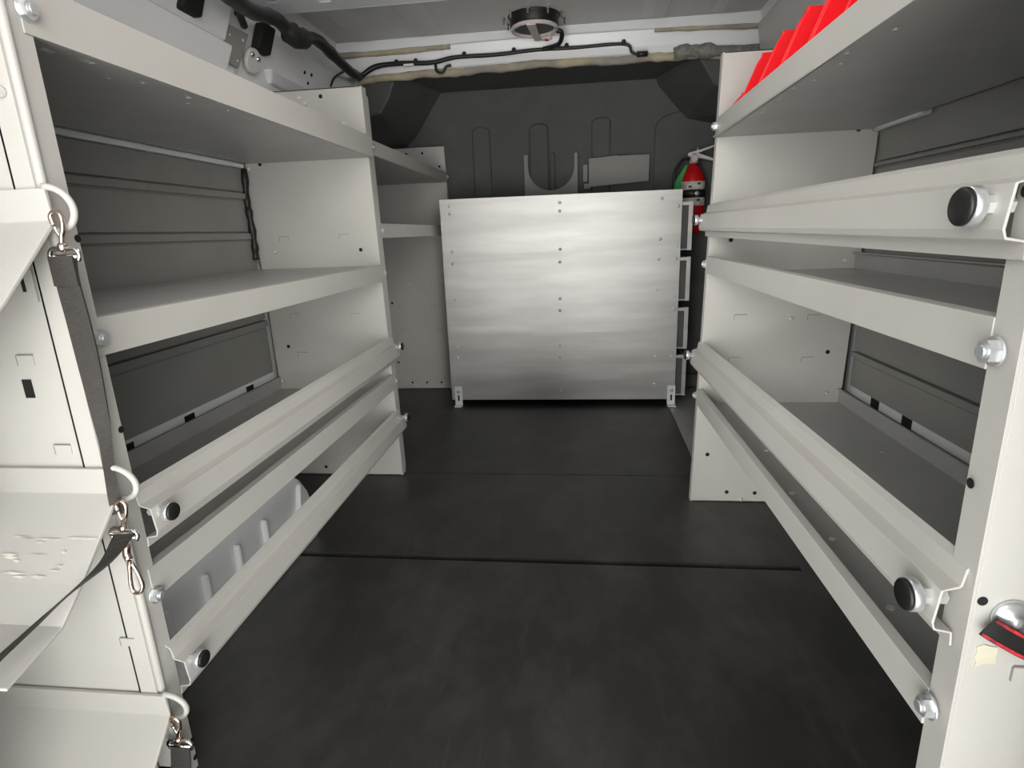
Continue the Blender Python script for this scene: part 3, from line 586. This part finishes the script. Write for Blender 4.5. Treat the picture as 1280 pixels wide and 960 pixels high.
b = NB(); tube(b, [(fx + .10, fy + .04, CEIL - .05), (fx + .125, fy + .05, CEIL - .058), (fx + .115, fy + .10, CEIL - .085), (fx + .08, fy + .155, CEIL - .085), (fx + .03, fy + .172, CEIL - .088)], .0105, 10, 5); obj('lead_wire', b, 'rubber', FN)
HN = thing('wiring_harness', 'thick black taped wiring harness along the white roof rail', 'cable', (-1.0, 2.3, 1.66))
b = NB(); tube(b, [(-.93, 1.30, 1.66), (-.95, 1.55, 1.668), (-.965, 1.74, 1.672), (-.985, 1.88, 1.685), (-.985, 2.04, 1.71), (-.97, 2.14, 1.685), (-.98, 2.33, 1.735), (-1.0, 2.56, 1.735), (-1.02, 2.78, 1.735), (-1.07, 3.0, 1.775), (-1.09, 3.08, 1.79)], lambda t: .026 - .006 * t + (.012 if .46 < t < .54 else 0), 12, 6, wob=.16); obj('cable', b, 'rubber', HN)
b = NB(); tube(b, [(-.97, 1.80, 1.675), (-1.03, 1.88, 1.70), (-1.07, 1.98, 1.68)], .012, 8, 4); obj('branch', b, 'rubber', HN)
b = NB(); tube(b, [(-1.09, 2.70, 1.66), (-1.075, 2.72, 1.70), (-1.02, 2.74, 1.735)], .005, 8, 3); obj('tie', b, 'rubber', HN)
CB = thing('cable', 'thin black cable clipped along the white roof rail above the bulkhead', 'cable', (-.4, 3.12, 1.83))
pts = [(-1.09, 3.10, 1.792), (-1.01, 3.118, 1.838), (-.885, 3.122, 1.846), (-.72, 3.124, 1.84), (-.594, 3.124, 1.856), (-.39, 3.124, 1.855), (-.19, 3.122, 1.862), (.006, 3.124, 1.86), (.237, 3.124, 1.860), (.276, 3.126, 1.822), (.326, 3.128, 1.806)]
b = NB(); tube(b, pts, lambda t: .013 - .007 * t, 10, 6, wob=.1); obj('lead', b, 'rubber', CB)
b = NB(); tube(b, [(.30, 3.126, 1.812), (.35, 3.128, 1.812)], .013, 10, 2); obj('plug', b, 'rubber', CB)
b = NB(); tube(b, [(-.70, 3.122, 1.838), (-.695, 3.12, 1.80), (-.665, 3.12, 1.79), (-.645, 3.12, 1.815), (-.62, 3.12, 1.82)], .007, 8, 4); obj('loop', b, 'rubber', CB)
b = NB(); lathe(b, (0, 0, 0), [(.010, -.008), (.012, 0), (.008, .012)], 10); cm = mesh_of('cable_clip', b)
lay('cable_clip', cm, 'rubber', CB, [(-.90, 3.122, 1.852), (-.80, 3.122, 1.85), (-.55, 3.122, 1.865), (-.30, 3.122, 1.866), (-.04, 3.122, 1.868), (.235, 3.122, 1.866)])
b = NB(); box(b, -.86, -.81, 3.106, 3.120, 1.829, 1.838); k = obj('paper_tag', b, 'white', CB)
k['label'] = 'small white cable tag'
BR = thing('bracket', 'dark grey bolted bracket plate on the white roof rail above the top shelf', 'bracket', (-1.1, 2.03, 1.56))
b = NB(); prism(b, [(-1.100, 1.835, 1.553), (-1.100, 1.950, 1.548), (-1.068, 1.985, 1.655), (-1.068, 1.860, 1.650)], (.008, 0, 0)); 
for y, z in ((1.882, 1.628), (1.955, 1.632), (1.864, 1.573), (1.937, 1.570)): cyl(b, (-1.10, y, z), (-1.0905 + (z - 1.553) * .31, y, z), .006, n=10, mi=1)
obj('plate', b, ['liner', 'white'], BR, .002)
b = NB(); lathe(b, (-1.105, 2.055, 1.60), [(.04, 0), (.04, .012), (.035, .016)], 24, (1, -.1, -.3)); obj('disc', b, 'roof', BR)
b = NB(); lathe(b, (0, 0, 0), [(.010, 0), (.010, .006), (.005, .01)], 10, (1, -.1, -.3)); bm_ = mesh_of('bolt', b); lay('bolt', bm_, 'chrome', BR, [(-1.088, 2.035, 1.612), (-1.088, 2.07, 1.606)])

# ------------------------------------------------------------------ red hopper bins on the right top shelf
def make_bin(y, h, lab):
    T = thing('storage_bin', lab, 'bin', (.6, y + .07, 1.2702), 'red plastic hopper bins'); w, t, z0 = .146, .005, 1.2702
    x0, x1 = .456, .72
    side = [(x0, z0), (x1, z0), (x1, z0 + h), (.508, z0 + h), (.492, z0 + h * .86), (x0 - .004, z0 + .052)]
    b = NB(); prism(b, [(p[0], y, p[1]) for p in side], (0, t, 0)); prism(b, [(p[0], y + w - t, p[1]) for p in side], (0, t, 0))
    box(b, x0, x1, y, y + w, z0, z0 + t); box(b, x1 - t, x1, y, y + w, z0, z0 + h); box(b, x0 - .003, x0 + t, y, y + w, z0, z0 + .045)
    o = obj('tub', b, 'red', T, .003)
    for bx in ((.505, x1, y - .004, y + .004, z0 + h - .008, z0 + h + .003), (.505, x1, y + w - .004, y + w + .004, z0 + h - .008, z0 + h + .003), (x0 - .010, x0 + .004, y - .002, y + w + .002, z0 + .042, z0 + .050)):
        b = NB(); box(b, *bx); obj('rim', b, 'red', T, .002)
for i, (y, h, lab) in enumerate([(1.82, .112, 'smallest red storage bin, nearest the bulkhead on the top shelf'), (1.638, .172, 'red storage bin second from the bulkhead on the top shelf'),
        (1.480, .178, 'red storage bin third from the bulkhead on the top shelf'), (1.322, .178, 'red storage bin fourth from the bulkhead, cut by the top of the photo'),
        (1.165, .178, 'red storage bin fifth from the bulkhead, seen only through shelf holes'), (.955, .178, 'red storage bin closest to the open doors, seen only through a shelf hole')]):
    make_bin(y, h, lab)

# ------------------------------------------------------------------ light: overcast daylight through the open rear doors
w = bpy.data.worlds.new('World'); bpy.context.scene.world = w; w.use_nodes = True; nt = w.node_tree
bg = nt.nodes['Background']; tc = nt.nodes.new('ShaderNodeTexCoord'); sx = nt.nodes.new('ShaderNodeSeparateXYZ'); nt.links.new(tc.outputs['Generated'], sx.inputs[0])
rp = nt.nodes.new('ShaderNodeValToRGB'); mr = nt.nodes.new('ShaderNodeMapRange'); mr.inputs['From Min'].default_value = -1; mr.inputs['From Max'].default_value = 1
nt.links.new(sx.outputs['Z'], mr.inputs['Value']); nt.links.new(mr.outputs['Result'], rp.inputs['Fac'])
e = rp.color_ramp.elements; e[0].position = 0.0; e[0].color = (.75, .74, .72, 1); e[1].position = 1.0; e[1].color = (1, 1, 1, 1)
for p, c in ((.44, (.75, .74, .72)), (.50, (.9, .9, .88)), (.60, (1.0, 1.0, .98)), (.75, (1, 1, 1))):
    k = rp.color_ramp.elements.new(p); k.color = (*c, 1)
nt.links.new(rp.outputs['Color'], bg.inputs['Color']); bg.inputs["Strength"].default_value = .16
for en, az, el, ang in ((1.2, 29, 7, 36), (1.2, -29, 7, 36), (.75, 34, 28, 40), (.75, -34, 28, 40), (.06, 0, 12, 40), (.5, 29, -17, 36), (.5, -29, -17, 36), (1.5, 0, -22, 40)):     # hazy sky behind the doors; upward-aimed suns are added fill for ground bounce
    sd = bpy.data.lights.new('sky_and_ground_bounce', 'SUN'); sd.energy = en; sd.angle = math.radians(ang); sd.color = (1, .985, .95)
    so = bpy.data.objects.new('sky_and_ground_bounce', sd); C.objects.link(so); so.rotation_euler = (math.radians(90 - el), 0, math.radians(az)); so.location = (az * .03, -3, 2)

# added fill lamp on the roof, out of view, to brighten the interior
LP = thing('fill_lamp', 'added white fill lamp, unseen on the roof above the aisle, nearer than the roof vent', 'lamp', (-.17, 1.25, CEIL))
b = NB(); box(b, -.40, .06, 1.17, 1.33, CEIL - .035, CEIL); obj('housing', b, 'white', LP, .012)
b = NB(); box(b, -.385, .045, 1.185, 1.315, CEIL - .045, CEIL - .034); obj('lens', b, 'label', LP, .004)
ld = bpy.data.lights.new('fill_lamp_light', 'AREA'); ld.shape = 'RECTANGLE'; ld.size = .43 * S; ld.size_y = .13 * S; ld.energy = .8; ld.color = (1, .97, .92)
lo = bpy.data.objects.new('fill_lamp_light', ld); C.objects.link(lo); lo.location = Vector((-.17, 1.25, CEIL - .05)) * S
# ------------------------------------------------------------------ camera
f = 708.0
F = Vector((80, -193, f)).normalized(); D = Vector((98, 2638, f)); D = (D - F * D.dot(F)).normalized(); R = D.cross(F)
R = Vector((D.y * F.z - D.z * F.y, D.z * F.x - D.x * F.z, D.x * F.y - D.y * F.x))
# camera axes (image x right, y down, z forward) expressed in the van's axes
cx = Vector((R.x, F.x, -D.x)); cy = Vector((R.y, F.y, -D.y)); cz = Vector((R.z, F.z, -D.z))
cam = bpy.data.cameras.new('Camera'); co = bpy.data.objects.new('Camera', cam); C.objects.link(co)
mw = Matrix.Identity(4)
for i in range(3): mw[i][0] = cx[i]; mw[i][1] = -cy[i]; mw[i][2] = -cz[i]
mw.translation = Vector((0, 0, S)); co.matrix_world = mw
cam.sensor_width = 36; cam.lens = 36 * f / 1280; cam.clip_start = .01
sc = bpy.context.scene; sc.camera = co
sc.view_settings.view_transform = 'Standard'; sc.view_settings.look = 'None'; sc.view_settings.gamma = 1; sc.view_settings.use_curve_mapping = False
sc.view_settings.exposure = 0.66
sc.cycles.max_bounces = 12; sc.cycles.diffuse_bounces = 8; sc.cycles.use_denoising = True
